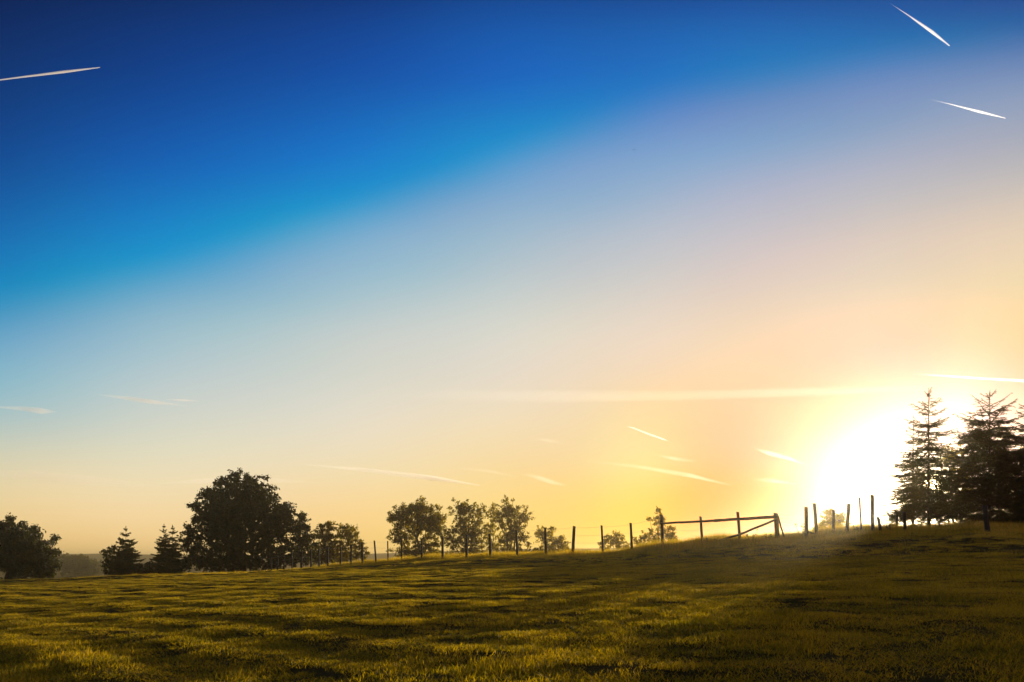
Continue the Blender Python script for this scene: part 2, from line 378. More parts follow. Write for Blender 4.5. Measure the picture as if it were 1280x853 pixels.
def fan_points(y0, y1, dens, umax=.78):
    area = umax*(y1**2-y0**2); n = int(area*dens)
    Y = np.sqrt(y0**2+rng.random(n)*(y1**2-y0**2)); X = (rng.random(n)*2-1)*umax*Y
    return X, Y
pc = tuft_coll('short_grass', [dict(nb=150, R=.26, h0=.025, h1=.085, w=.0055, lean=.8), dict(nb=150, R=.24, h0=.02, h1=.07, w=.005, lean=.9),
        dict(nb=110, R=.15, h0=.04, h1=.12, w=.006, lean=.7), dict(nb=130, R=.22, h0=.03, h1=.10, w=.006, lean=1.0)], blade_m)
XS, YS = [], []
for y0, y1, dn in ((3.5, 14, 46), (14, 26, 28), (26, 44, 14), (44, 66, 8)):
    x, y = fan_points(y0, y1, dn); XS.append(x); YS.append(y)
x = np.concatenate(XS); y = np.concatenate(YS)
px = 640+F*x/y; Dk = np.interp(px, *G2); Yfk = np.interp(px, *G3)
k = y < Yfk+1.5; x, y = x[k], y[k]
nz = .5+.5*vnoise(x/.8, y/.8, 21); nz2 = .5+.5*vnoise(x/3.1, y/3.1, 22)
nz3 = .5+.5*vnoise(x/.3, y/.3, 23)
hs = .30+1.15*nz**2*nz3*(.4+.8*nz2)
k = rng.random(len(x)) < .55+.8*nz; x, y, hs = x[k], y[k], hs[k]
ws = 1+.25*rng.random(len(x)); 
z = ground(x, y)
far = 1+np.maximum(y-20, 0)/60
scatter('grass', pc, np.stack([x, y, z], 1), np.stack([ws*far, ws*far, hs*(.9+.3*rng.random(len(x)))], 1), 'short green meadow grass catching the low sun')
lc = tuft_coll('long_grass', [dict(nb=70, R=.28, h0=.08, h1=.28, w=.007, lean=.7), dict(nb=60, R=.22, h0=.1, h1=.36, w=.007, lean=.6),
        dict(nb=40, R=.2, h0=.12, h1=.45, w=.007, lean=.5)], long_glow_m)
XS, YS = [], []
for _ in range(1):
    NL = 40000; u = rng.random(NL)*1.6-.8; pxk = 640+F*u; Dk = np.interp(pxk, *G2); Yfk = np.interp(pxk, *G3)
    tt = np.where(rng.random(NL) < .6, rng.random(NL)**.7, .62+.3*rng.random(NL)); yy = Yfk+(Dk+9-Yfk)*tt; XS = u*yy; YS = yy
    tt2 = (yy-Yfk)/(Dk-Yfk)
    bankness = sstep(330, 520, pxk)
    keep = rng.random(NL) < (.25+.75*bankness)*(.3+.7*np.clip(tt2, 0, 1))
    sc_ = .25+(.25*np.clip(tt2, 0, 1)+.75*sstep(.75, 1, tt2))*(.35+.65*bankness)
x, y, s_ = XS[keep], YS[keep], sc_[keep]
nz = .5+.5*vnoise(x/1.6, y/1.6, 31); s_ = s_*(.45+.8*nz)
scatter('long_grass', lc, np.stack([x, y, ground(x, y)], 1), np.stack([.9+s_*.4, .9+s_*.4, s_], 1), 'longer unmown grass on the bank under the fence')

# ------------------------------------------------------------------ trees
bark = solid_mat('bark', (.03, .024, .018), (.09, .07, .05), 5, .9, (1, 1, .2))
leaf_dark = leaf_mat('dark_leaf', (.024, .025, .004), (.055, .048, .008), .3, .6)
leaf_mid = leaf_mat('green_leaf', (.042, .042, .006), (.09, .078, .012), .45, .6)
leaf_haze_gold = leaf_mat('haze_gold_leaf', (.09, .072, .008), (.24, .17, .022), .68, .6)  # hazy golden backlight of the tree line put into the leaf colour
leaf_pale_glow = leaf_mat('pale_glow_leaf', (.14, .11, .012), (.32, .23, .03), .72, .6)  # pale foliage, its colour raised to stand in for glow near the sun
needle_m = leaf_mat('needles', (.022, .026, .006), (.07, .06, .012), .38, 1.2)
def leaves(cent, size, q, flat=0.0):
    n = len(cent); a = q.normal(size=(n, 3)); a[:, 2] *= (1-flat); a /= np.linalg.norm(a, axis=1)[:, None]+1e-9
    b = q.normal(size=(n, 3)); b -= (a*b).sum(1)[:, None]*a; b /= np.linalg.norm(b, axis=1)[:, None]+1e-9
    c = np.cross(a, b); s = (size*(.6+.8*q.random(n)))[:, None]
    V = np.concatenate([cent-a*s, cent+b*s*.42+c*s*.12, cent+a*s, cent-b*s*.42+c*s*.12]); i = np.arange(n)
    return V, np.stack([i, i+n, i+2*n, i+3*n], 1)
def broadleaf(name, px, D, lobes, label, m, leaf=.16, dens=1.0, base=None, cat='tree', group=None, seed=1, trunk=.25, gap=.35, stems=1, hole=None):
    q = np.random.default_rng(seed); bxw = (px-640)/F*D
    root = thing(name, (bxw, D, gz(bxw, D)-.05), label, cat, group)
    o3 = np.array(root.location); k = D/F
    pts = []; T = Tubes()
    cents = []
    for (lx, ly, rx, ry) in lobes:
        c = np.array(P(lx, ly, D)); R = np.array([rx*k, (rx+ry)*.45*k, ry*k])
        c[1] += q.normal()*R[1]*.25
        cents.append((c, R))
    zb = o3[2]; zmax = max(c[2]+R[2] for c, R in cents); zlo = min(c[2] for c, R in cents)
    top = np.array([np.mean([c[0] for c, R in cents]), D, zb+(zmax-zb)*.62])
    b0 = o3.copy()
    for s in range(stems):
        off = np.array([(s-(stems-1)/2)*.5, q.normal()*.2, 0]); tp = top+off*2
        mid = (b0+tp)/2+np.array([q.normal()*.25, q.normal()*.25, 0])
        T.add([b0+off*.3-o3, mid-o3, tp-o3], [trunk, trunk*.75, trunk*.35], 8)
    for c, R in cents:
        f = np.clip((c[2]-zb)/(top[2]-zb)-.35, .12, .95); st = b0+(top-b0)*f
        m1 = (st+c)/2+np.array([0, 0, -.08*abs(c[0]-st[0])])+q.normal(size=3)*.15
        T.add([st-o3, m1-o3, c-o3], [trunk*.5, trunk*.33, trunk*.18], 6)
        vol = R[0]*R[1]*R[2]; crb = .10*math.sqrt(R[0]*R[2])+1.15*leaf; ncl = int(max(6, min(300, 2.3*dens*R[0]*R[2]/crb**2)))
        dd = q.normal(size=(ncl, 3)); dd /= np.linalg.norm(dd, axis=1)[:, None]
        rad = (.25+.75*q.random(ncl)**.6)*(1+.34*q.random(ncl)**3.5); cc = c+dd*R*rad[:, None]
        crad = crb*(.7+.6*q.random(ncl))
        for j in range(ncl):
            if cc[j][2] < zb-.1: continue
            if j % 2 == 0:
                T.add([c-o3+q.normal(size=3)*.1, (c+cc[j])/2-o3+q.normal(size=3)*.12, cc[j]-o3], [trunk*.16, trunk*.1, trunk*.04], 4, False)
            nl = int(7.5*crad[j]**2/(leaf**2)*(1.15-gap)*(.6+.8*q.random()))
            if nl < 3: nl = 3
            ax = dd[j]+q.normal(size=3)*.5; ax[2] *= .4; ax /= np.linalg.norm(ax)
            g_ = q.normal(size=(nl, 3))*.36*crad[j]; g_ += ax*((q.random(nl)*2-.9)*.75*crad[j])[:, None]
            pts.append(cc[j]+g_)
    pts = np.concatenate(pts)-o3; pts = pts[pts[:, 2] > -.2]
    if hole:
        wp = pts+o3; kk = np.hypot(640+F*wp[:, 0]/wp[:, 1]-hole[0], HY-F*(wp[:, 2]-EYE)/wp[:, 1]-hole[1]) > hole[2]; pts = pts[kk]
    V, Fq = leaves(pts, leaf, q)
    link('trunk', T.mesh('trunk'), bark, root)
    link('crown', np_mesh('crown', V, [Fq]), m, root)
    return root
def spruce(name, px, D, tip, prof, label, seed=1, dens=1.0, group=None, z0=None, upswept=.35, needle=.03, low=.3, cat='tree', whorl=.42, hole=None, m=None):
    """prof: radius (m) as function of height fraction from the top"""
    q = np.random.default_rng(seed); x = (px-640)/F*D
    zg = gz(x, D) if z0 is None else z0; tipz = P(px, tip, D)[2]; H = tipz-zg
    root = thing(name, (x, D, zg-.05), label, cat, group)
    T = Tubes(); npos, ndir = [], []
    lean = q.normal()*.004*H
    T.add([(0, 0, 0), (lean*.3, 0, H*.4), (lean, 0, H*.85), (lean, 0, H+.05)], [.011*H+.02, .008*H, .003*H, .003], 8)
    h = H-.28*min(1, H/5); lv = 0
    segs = []
    segs.append((np.array([lean, 0, H-.35]), np.array([lean, 0, H+.04]), 1.0))
    while h > low:
        f = (H-h)/H; R = np.interp(f, [p[0] for p in prof], [p[1] for p in prof])
        nb = 5 if f < .2 else int(8+3*q.random()); a0 = q.random()*6.28
        for b in range(nb):
            a = a0+6.283*b/nb+q.normal()*.25; L = R*(.72+.42*q.random())
            hh = h+q.normal()*.06*(1+2*f)
            up = upswept*1.5*max(0, 1-f*2.6)+.0-.30*f+q.normal()*(.07+.12*min(1, f*2))
            d = np.array([math.cos(a), math.sin(a), 0.])
            ns = max(3, int(L/.16)); prev = np.array([lean*f, 0, hh]); path = [prev]
            for s in range(ns):
                tt = (s+1)/ns; v = d+np.array([0, 0, up-.12*math.sin(tt*3.14)*f*2+.35*tt*tt])
                v += q.normal(size=3)*.05; v /= np.linalg.norm(v); prev = prev+v*L/ns; path.append(prev)
            T.add([tuple(p) for p in path], list(np.linspace(.008+.008*L, .003, len(path))), 4, False)
            dn = dens*(.8 if f < .18 else 1)
            for s in range(len(path)-1):
                p0, p1 = path[s], path[s+1]; segs.append((p0, p1, dn))
                tt = (s+.5)/(len(path)-1); tl = L*.42*(1-tt)+.10
                if f < .12: tl *= .45
                side = np.cross(d, [0, 0, 1])
                for sg in (-1, 1):
                    if q.random() > .9*dn: continue
                    v = d*.75+side*sg*(.75)+np.array([0, 0, q.normal()*.14-.02-.16*f]); v /= np.linalg.norm(v)
                    m0 = p0+(p1-p0)*q.random(); e = m0+v*tl*(.6+.6*q.random()); segs.append((m0, e, dn))
                    if tl > .28:
                        for _ in range(int(tl/.14)):
                            w = q.random()*.8+.1; mm = m0+(e-m0)*w; v2 = v*.8+side*(q.choice([-1, 1]))*.5+np.array([0, 0, q.normal()*.2-.1*f]); v2 /= np.linalg.norm(v2)
                            segs.append((mm, mm+v2*tl*.36*(.6+.7*q.random()), dn))
        if f > .22:      # short branches between the whorls
            for b in range(int(5.5*dens)):
                a = q.random()*6.28; L = R*(.35+.5*q.random()); hh = h-whorl*q.random(); d = np.array([math.cos(a), math.sin(a), 0.])
                side = np.cross(d, [0, 0, 1]); e = np.array([lean*f, 0, hh])+L*(d+np.array([0, 0, -.22*f+.08*q.normal()])); p0 = np.array([lean*f, 0, hh])
                T.add([tuple(p0), tuple(e)], [.01, .003], 4, False); segs.append((p0+(e-p0)*.2, e, dens))
                for _ in range(int(L/.10)):
                    w_ = .25+.7*q.random(); m0 = p0+(e-p0)*w_; v = d*.8+side*q.choice([-1, 1])*.7+np.array([0, 0, q.normal()*.15-.1*f]); v /= np.linalg.norm(v)
                    segs.append((m0, m0+v*(L*.38*(1-w_)+.12)*(.6+.6*q.random()), dens))
        h -= whorl*(.75+.5*q.random())*(1.0 if f > .25 else 1.5) * min(1, H/6+.25)
    A = np.array([s[0] for s in segs]); B = np.array([s[1] for s in segs]); L = np.linalg.norm(B-A, axis=1)
    cnt = np.maximum(2, (L*380*(.03/needle)**.6)).astype(int); idx = np.repeat(np.arange(len(A)), cnt)
    n = len(idx); t_ = q.random(n); c = A[idx]+(B-A)[idx]*t_[:, None]; dr = ((B-A)/np.maximum(L, 1e-6)[:, None])[idx]
    o = q.normal(size=(n, 3)); o -= (o*dr).sum(1)[:, None]*dr; o /= np.linalg.norm(o, axis=1)[:, None]+1e-9
    nd = dr*.6+o*.8; nd[:, 2] += .15; nd /= np.linalg.norm(nd, axis=1)[:, None]; ln = (needle*(.7+.6*q.random(n)))[:, None]
    if hole:             # the gap in the foliage where the sun glints through
        wp = c+np.array(root.location); pxx = 640+F*wp[:, 0]/wp[:, 1]; pyy = HY-F*(wp[:, 2]-EYE)/wp[:, 1]
        kk = np.hypot(pxx-hole[0], (pyy-hole[1])) > hole[2]*(.25+1.5*q.random(n))*(.7+.5*np.sin(3*np.arctan2(pyy-hole[1], pxx-hole[0])+1)); c, nd, ln = c[kk], nd[kk], ln[kk]; n = len(c)
    w = np.cross(nd, q.normal(size=(n, 3))); w /= np.linalg.norm(w, axis=1)[:, None]+1e-9; w *= needle*.11
    i = np.arange(n)
    V = np.concatenate([c-w, c+w, c+nd*ln])
    link('trunk', T.mesh('trunk'), bark, root)
    link('crown', np_mesh('crown', V, [np.stack([i, i+n, i+2*n], 1)]), m or needle_m, root)
    return root

# left side
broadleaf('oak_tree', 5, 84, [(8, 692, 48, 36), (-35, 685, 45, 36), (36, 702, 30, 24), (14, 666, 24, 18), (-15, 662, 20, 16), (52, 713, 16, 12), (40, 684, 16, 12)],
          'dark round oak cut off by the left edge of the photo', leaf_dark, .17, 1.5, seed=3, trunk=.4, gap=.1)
broadleaf('willow_bush', 97, 330, [(95, 711, 24, 15), (84, 704, 14, 10), (112, 711, 16, 13), (103, 702, 10, 8), (96, 700, 8, 6)],
          'pale hazy willow bush between the oak and the left conifer', leaf_mid, .5, 1.6, seed=4, trunk=.3, cat='bush')
broadleaf('young_beech', 137, 79, [(137, 700, 8, 14), (143, 690, 7, 8), (133, 690, 6, 5), (138, 712, 10, 9)],
          'small light beech leaning against the left side of the conifer', leaf_mid, .13, 1.0, seed=5, trunk=.08)
pr = [(0, .03), (.12, .45), (.3, .9), (.5, 1.35), (.75, 1.9), (1, 2.3)]
def prs(k): return [(a, b*k) for a, b in pr]
spruce('spruce_tree', 157, 80, 658, prs(1.2), 'solitary small dark spruce right of the hazy willow bush', 6, 1.6, 'small spruces on the left', needle=.10, low=.1, whorl=.38)
spruce('spruce_tree', 205, 82, 655, prs(.9), 'slim spruce with the taller tip, left one of the close pair', 7, 1.6, 'small spruces on the left', needle=.10, low=.1, whorl=.38)
spruce('spruce_tree', 216, 83, 656.5, prs(.95), 'slim spruce right one of the close pair beside the big tree', 8, 1.6, 'small spruces on the left', needle=.10, low=.1, whorl=.38)
broadleaf('bush', 186, 80, [(186, 712, 12, 10), (176, 716, 12, 8)], 'low dark bush between the solitary spruce and the spruce pair', leaf_dark, .15, 1.3, seed=9, trunk=.06, gap=.1, cat='bush')
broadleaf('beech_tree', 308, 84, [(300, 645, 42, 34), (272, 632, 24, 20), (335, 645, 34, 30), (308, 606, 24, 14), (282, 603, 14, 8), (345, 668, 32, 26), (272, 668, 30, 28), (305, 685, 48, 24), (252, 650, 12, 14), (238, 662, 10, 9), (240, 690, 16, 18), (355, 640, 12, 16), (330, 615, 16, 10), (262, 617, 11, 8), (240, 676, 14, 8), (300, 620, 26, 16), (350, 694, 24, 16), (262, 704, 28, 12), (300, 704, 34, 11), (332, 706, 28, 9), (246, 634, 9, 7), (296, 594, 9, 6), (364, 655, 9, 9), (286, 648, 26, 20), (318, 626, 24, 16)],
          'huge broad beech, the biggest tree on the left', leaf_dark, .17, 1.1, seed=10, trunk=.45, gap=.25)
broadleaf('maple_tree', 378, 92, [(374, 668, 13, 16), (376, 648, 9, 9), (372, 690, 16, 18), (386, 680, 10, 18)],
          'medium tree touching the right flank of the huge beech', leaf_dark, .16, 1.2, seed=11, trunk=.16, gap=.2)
broadleaf('maple_tree', 404, 98, [(402, 668, 12, 13), (410, 660, 12, 8), (400, 688, 14, 13), (414, 680, 12, 16), (392, 698, 14, 9), (414, 697, 14, 9)],
          'small tree in the middle of the three right of the beech', leaf_haze_gold, .15, 1.0, seed=12, trunk=.14, gap=.3)
broadleaf('maple_tree', 437, 102, [(432, 664, 13, 10), (441, 672, 9, 12), (430, 684, 16, 14), (449, 684, 7, 10), (455, 694, 6, 8), (424, 696, 14, 8), (442, 696, 12, 8)],
          'small rounded tree at the right end of the left wood', leaf_haze_gold, .15, 1.0, seed=13, trunk=.14, gap=.35)
# middle group
broadleaf('poplar_tree', 522, 104, [(512, 652, 26, 20), (500, 646, 14, 14), (532, 648, 22, 20), (525, 636, 14, 8), (545, 660, 14, 20), (500, 672, 16, 12), (535, 682, 20, 12), (510, 690, 20, 8), (530, 692, 26, 6)],
          'broad dense tree, left one of the middle group', leaf_haze_gold, .16, 1.1, seed=14, trunk=.28, gap=.35, group='trees in the middle group')
broadleaf('poplar_tree', 583, 104, [(572, 640, 12, 14), (586, 638, 14, 14), (600, 642, 10, 14), (580, 660, 18, 18), (600, 664, 14, 14), (590, 682, 24, 10), (565, 676, 12, 14), (584, 691, 26, 6), (586, 670, 16, 12)],
          'open tree with three upright clumps, second of the middle group', leaf_haze_gold, .15, .85, seed=15, trunk=.24, gap=.5, stems=2, group='trees in the middle group')
broadleaf('poplar_tree', 633, 104, [(630, 636, 12, 14), (644, 638, 12, 12), (638, 652, 16, 16), (656, 648, 9, 12), (623, 652, 8, 12), (632, 672, 14, 12), (652, 674, 12, 10), (640, 688, 26, 8), (640, 664, 14, 12)],
          'open tall tree with the highest top of the middle group', leaf_haze_gold, .15, .8, seed=16, trunk=.22, gap=.5, stems=2, group='trees in the middle group')
broadleaf('willow_tree', 615, 112, [(617, 645, 8, 14), (612, 664, 10, 14), (622, 682, 14, 12)],
          'pale thin tree in the gap between the two open trees', leaf_pale_glow, .15, .8, seed=17, trunk=.12, gap=.55)
broadleaf('hawthorn_bush', 686, 108, [(690, 672, 14, 13), (676, 668, 9, 10), (702, 680, 11, 9), (688, 688, 24, 8)],
          'rounded bush right of the middle group behind the wire fence', leaf_pale_glow, .15, .9, seed=18, trunk=.1, gap=.4, cat='bush')
broadleaf('bush', 663, 70, [(663, 692, 12, 5), (672, 690, 7, 5)], 'low leafy scrub at the foot of the middle group', leaf_mid, .10, 1.0, seed=19, trunk=.04, gap=.3, cat='bush')
broadleaf('hazel_bush', 768, 88, [(768, 674, 13, 10), (757, 680, 9, 8), (780, 682, 9, 8)],
          'small rounded bush behind the wire fence before the rail fence', leaf_pale_glow, .12, 1.0, seed=20, trunk=.08, gap=.4, cat='bush')
broadleaf('birch_tree', 825, 62, [(816, 672, 14, 13), (835, 668, 11, 12), (822, 652, 7, 10), (824, 640, 3, 6), (842, 676, 7, 10), (803, 678, 10, 9), (812, 650, 3, 4)],
          'young birch with a spindly top behind the first rail post', leaf_pale_glow, .10, .95, seed=21, trunk=.06, gap=.42)
# right side
broadleaf('apple_tree', 1038, 50, [(1036, 655, 13, 14), (1048, 652, 9, 12), (1026, 664, 8, 10), (1036, 641, 6, 5), (1044, 668, 16, 8)],
          'small round tree glowing behind the loose posts', leaf_pale_glow, .075, 1.2, seed=22, trunk=.06, gap=.3)
broadleaf('elder_bush', 1114, 44, [(1117, 655, 7, 6), (1108, 664, 7, 5), (1122, 645, 6, 6), (1112, 647, 4, 5), (1098, 650, 3, 4), (1130, 640, 8, 10)],
          'thin elder bush between the loose posts and the first big spruce', leaf_mid, .06, .9, seed=23, trunk=.03, gap=.5, cat='bush')
broadleaf('larch_tree', 1200, 50, [(1196, 566, 14, 12), (1206, 586, 14, 16), (1190, 596, 16, 16), (1206, 616, 16, 16), (1182, 570, 8, 12), (1196, 640, 16, 12)],
          'pale golden tree showing between the two biggest spruces', leaf_pale_glow, .085, 1.0, seed=24, trunk=.09, gap=.45, hole=(1168, 604, 6))
k36 = 36/F
spruce('spruce_tree', 1161, 36, 485, [(0, .02), (.06, .3), (.12, .62), (.2, .95), (.33, 1.0), (.45, 1.25), (.6, 1.7), (.8, 1.95), (1, 1.9)],
       'tall spruce with a thin bare leader, the low sun behind it', 31, .9, 'big spruces on the right', needle=.045, low=.95, whorl=.33, upswept=.6, hole=(1168, 604, 4))
spruce('spruce_tree', 1141, 38.5, 519, [(0, .02), (.08, .2), (.2, .4), (.35, .8), (.5, 1.2), (.8, 1.6), (1, 1.6)],
       'smaller spruce half hidden behind the left of the sunlit spruce', 32, .85, 'big spruces on the right', needle=.038, low=.85, whorl=.33, upswept=.5, hole=(1168, 604, 5))
spruce('spruce_tree', 1237, 37, 488, [(0, .05), (.05, .55), (.12, 1.0), (.2, 1.4), (.3, 1.75), (.45, 1.9), (.6, 2.1), (.8, 2.4), (1, 2.3)],
       'dense full spruce with a bushy crown top, right of the sunlit spruce', 33, 1.15, 'big spruces on the right', needle=.042, low=.8, whorl=.27, upswept=.45)
spruce('spruce_tree', 1304, 35.5, 492, [(0, .05), (.08, .7), (.15, 1.2), (.3, 1.7), (.45, 1.9), (.6, 2.2), (.8, 2.5), (1, 2.5)],
       'dark spruce cut off by the right edge of the photo', 34, 1.15, 'big spruces on the right', needle=.045, low=.85, whorl=.28, upswept=.45)
spruce('spruce_tree', 1186, 39.5, 590, [(0, .1), (.2, .7), (.5, 1.2), (1, 1.5)],
       'low spruce filling the gap between the two biggest spruces', 35, 1.1, 'big spruces on the right', needle=.045, low=.85, whorl=.3, upswept=.4, hole=(1168, 604, 6))

# ------------------------------------------------------------------ fences
wood = solid_mat('weathered_wood', (.020, .016, .011), (.062, .05, .034), 9, .85, (1, 1, .15), .4)
steel = solid_mat('galvanised_wire', (.25, .24, .22), (.4, .38, .35), 20, .45)
def post_mesh(p0, p1, w0, w1, seed=0, sides=8, tilt=.3):
    """an irregular split or round post from p0 (foot, local origin) to p1"""
    q = random.Random(seed); b = Vector(p0); e = Vector(p1); d = (e-b).normalized(); a = d.cross(Vector((0, 1, 0))).normalized(); c = d.cross(a)
    V = []; rings = 7
    off = [1+q.uniform(-.14, .14) for _ in range(sides)]
    for i in range(rings):
        t = i/(rings-1); r = (w0+(w1-w0)*t)/2; bend = math.sin(t*3.1)*q.uniform(-.006, .006)
        for s in range(sides):
            th = 2*math.pi*s/sides; rr = r*off[s]*(1+q.uniform(-.04, .04))
            p = b.lerp(e, t)+a*(math.cos(th)*rr+bend)+c*math.sin(th)*rr
            if i == rings-1: p += d*(math.cos(th)*r*tilt)
            V.append(tuple(p))
    Fq = [(i*sides+s, i*sides+(s+1) % sides, (i+1)*sides+(s+1) % sides, (i+1)*sides+s) for i in range(rings-1) for s in range(sides)]
    n0 = len(V); V.append(tuple(e+d*.004)); V.append(tuple(b))
    Tt = [((rings-1)*sides+s, (rings-1)*sides+(s+1) % sides, n0) for s in range(sides)]+[((s+1) % sides, s, n0+1) for s in range(sides)]
    return np_mesh('post', V, [np.array(Fq), np.array(Tt)])
def post_ends(bx, by, tx, ty, D, sink=.25):
    b = Vector(P(bx, by, D)); t = Vector(P(tx, ty, D)); g_ = gz(b.x, b.y)
    dr = (t-b).normalized(); foot = b+dr*((g_-sink-b.z)/max(dr.z, .2))
    return foot, t
# (foot px, foot py, top px, top py, distance, width m)
WF = [(339, 714, 339, 696, 57, .10), (347, 713, 347, 695, 57, .10), (355, 713, 355, 692, 57, .10), (365, 711.5, 365, 690, 57, .10), (377, 710.5, 377, 688.5, 57, .12), (388.6, 709.5, 388.6, 687, 57, .12),
      (399, 709, 399, 686.5, 57, .12), (409.5, 708.5, 409.5, 684, 57, .14), (425.6, 707, 425.8, 683.5, 56.5, .14), (439, 705.5, 439, 681.5, 56, .13),
      (453, 704.5, 452.5, 678, 55.5, .14), (470, 703.7, 468, 676, 54.5, .12), (485, 703.5, 484.7, 676.5, 54, .10), (502, 702.5, 502, 675, 53, .12),
      (527, 699, 527, 674.8, 52, .12), (553.5, 698.5, 553, 670.5, 50, .14), (583, 699.5, 583.5, 668.5, 48.5, .15), (613, 695.5, 612, 667.5, 46.5, .15),
      (646.5, 695, 645.3, 663, 45, .14), (682.5, 694, 681.5, 660, 43, .14), (716, 694, 718, 658, 41, .16), (754, 694, 752, 657, 39.5, .12), (790.3, 692, 788.5, 654, 38, .12), (829, 688, 827, 643.5, 35, .13)]
f0 = Vector(P(700, 694, 42))
fence = thing('wire_fence', (f0.x, f0.y, gz(f0.x, f0.y)), 'long wire fence on leaning wooden posts running left down the bank', 'fence')
FO = Vector(fence.location); tops = []
for i, (bx_, by_, tx_, ty_, D, w) in enumerate(WF):
    ft, tp = post_ends(bx_, by_, tx_, ty_, D)
    link('post', post_mesh(ft-FO, tp-FO, w*1.05, w*.92, i), wood, fence); tops.append((ft, tp))
def wire(pts, sag, parent, org, r=.0035):
    T = Tubes(); path = []
    for a, b in zip(pts[:-1], pts[1:]):
        for s in range(6):
            t = s/6; p = a.lerp(b, t); p = p-Vector((0, 0, sag*4*t*(1-t))); path.append(p-org)
    path.append(pts[-1]-org); T.add([tuple(p) for p in path], r, 4); link('wire', T.mesh('wire'), steel, parent)
for h in (.08, .48, .85):
    wire([tp+(ft-tp).normalized()*h+Vector((0, -.05, 0)) for ft, tp in tops[:-1]]+[tops[-1][1]+(tops[-1][0]-tops[-1][1]).normalized()*h+Vector((0, -.08, 0))], .02, fence, FO)

g0 = Vector(P(905, 684, 34))
rail = thing('rail_fence', (g0.x, g0.y, gz(g0.x, g0.y)), 'wooden rail fence with a long top rail and a diagonal brace at the corner', 'fence'); RO = Vector(rail.location)
RP = [(878, 681, 875.7, 646, 34.6, .12), (925.3, 679, 922, 640.2, 34.2, .135), (972, 677, 969.8, 641.7, 34, .19)]
rt = [tops[-1]]
for i, (bx_, by_, tx_, ty_, D, w) in enumerate(RP):
    ft, tp = post_ends(bx_, by_, tx_, ty_, D); link('post', post_mesh(ft-RO, tp-RO, w*1.05, w*.95, 50+i), wood, rail); rt.append((ft, tp))
def pole(pts, r0, r1, parent, org, name):
    T = Tubes(); q = random.Random(len(pts)*7+int(r0*999)); out = []
    for a, b in zip(pts[:-1], pts[1:]):
        for s in range(5): out.append(Vector(a).lerp(Vector(b), s/5)+Vector((q.uniform(-.012, .012),)*3))
    out.append(Vector(pts[-1])); n_ = len(out)
    T.add([tuple(p-org) for p in out], [r0+(r1-r0)*i/(n_-1)*(1) for i in range(n_)], 7); link(name, T.mesh(name), wood, parent)
pole([Vector(P(825, 654.5, 34.88)), Vector(P(876, 652, 34.47)), Vector(P(900, 650.8, 34.3))], .045, .055, rail, RO, 'top_rail')
pole([Vector(P(893, 650.6, 34.22)), Vector(P(923, 649.2, 34.07)), Vector(P(971, 646.3, 33.87))], .055, .07, rail, RO, 'top_rail')
pole([Vector(P(969, 650, 33.86)), Vector(P(924, 668.5, 34.0)), Vector(P(878, 682.3, 34.35)), Vector(P(862, 687, 34.4))], .05, .05, rail, RO, 'brace')
pole([Vector(P(972.5, 645, 34.1)), Vector(P(976.5, 660, 34.2)), Vector(P(981, 676, 34.3))], .04, .04, rail, RO, 'strut')
for h in (.32, .62, .95):
    wire([tp+(ft-tp).normalized()*h+Vector((0, .08, 0)) for ft, tp in rt], .02, rail, RO, .003)

LP = [(1008, 675, 1007.5, 634, 34, .17, 'thick loose post right of the rail fence, a stub of rail nailed to it'),
      (1021, 672, 1018, 629.5, 34.2, .14, 'second loose post from the rail fence, taller than its left neighbour'),
      (1041.7, 671, 1041.9, 637.7, 34.4, .13, 'loose post standing in front of the small round tree'),
      (1058.5, 669, 1061.2, 630, 34.2, .17, 'thick loose post leaning right with a chipped lower side'),
      (1076.7, 667, 1074.3, 622, 34.3, .08, 'thinnest loose post, a slim dark stake'),
      (1091, 666, 1090.2, 619, 34.1, .15, 'tallest loose post on the mound'),
      (1103, 672, 1097.5, 646.5, 33.6, .13, 'short loose post tipping over to the left'),
      (1121.5, 665, 1121.5, 643, 37, .10, 'short post at the left foot of the big spruces'),
      (1132, 675, 1130.7, 640, 33.2, .14, 'pale post before the lower left branches of the sunlit spruce'),
      (1236.7, 681, 1231.2, 632, 28.5, .17, 'big near post standing alone under the dense spruce')]
lp_ends = []
for i, (bx_, by_, tx_, ty_, D, w, lab) in enumerate(LP):
    ft, tp = post_ends(bx_, by_, tx_, ty_, D); g_ = gz(ft.x, ft.y); org = Vector((ft.x, ft.y, g_))
    r_ = thing('fence_post', org, lab, 'post', 'loose posts on the mound')
    link('shaft', post_mesh(ft-org, tp-org, w*1.06, w*.95, 80+i, tilt=.15), wood, r_); lp_ends.append((ft, tp, r_, org))
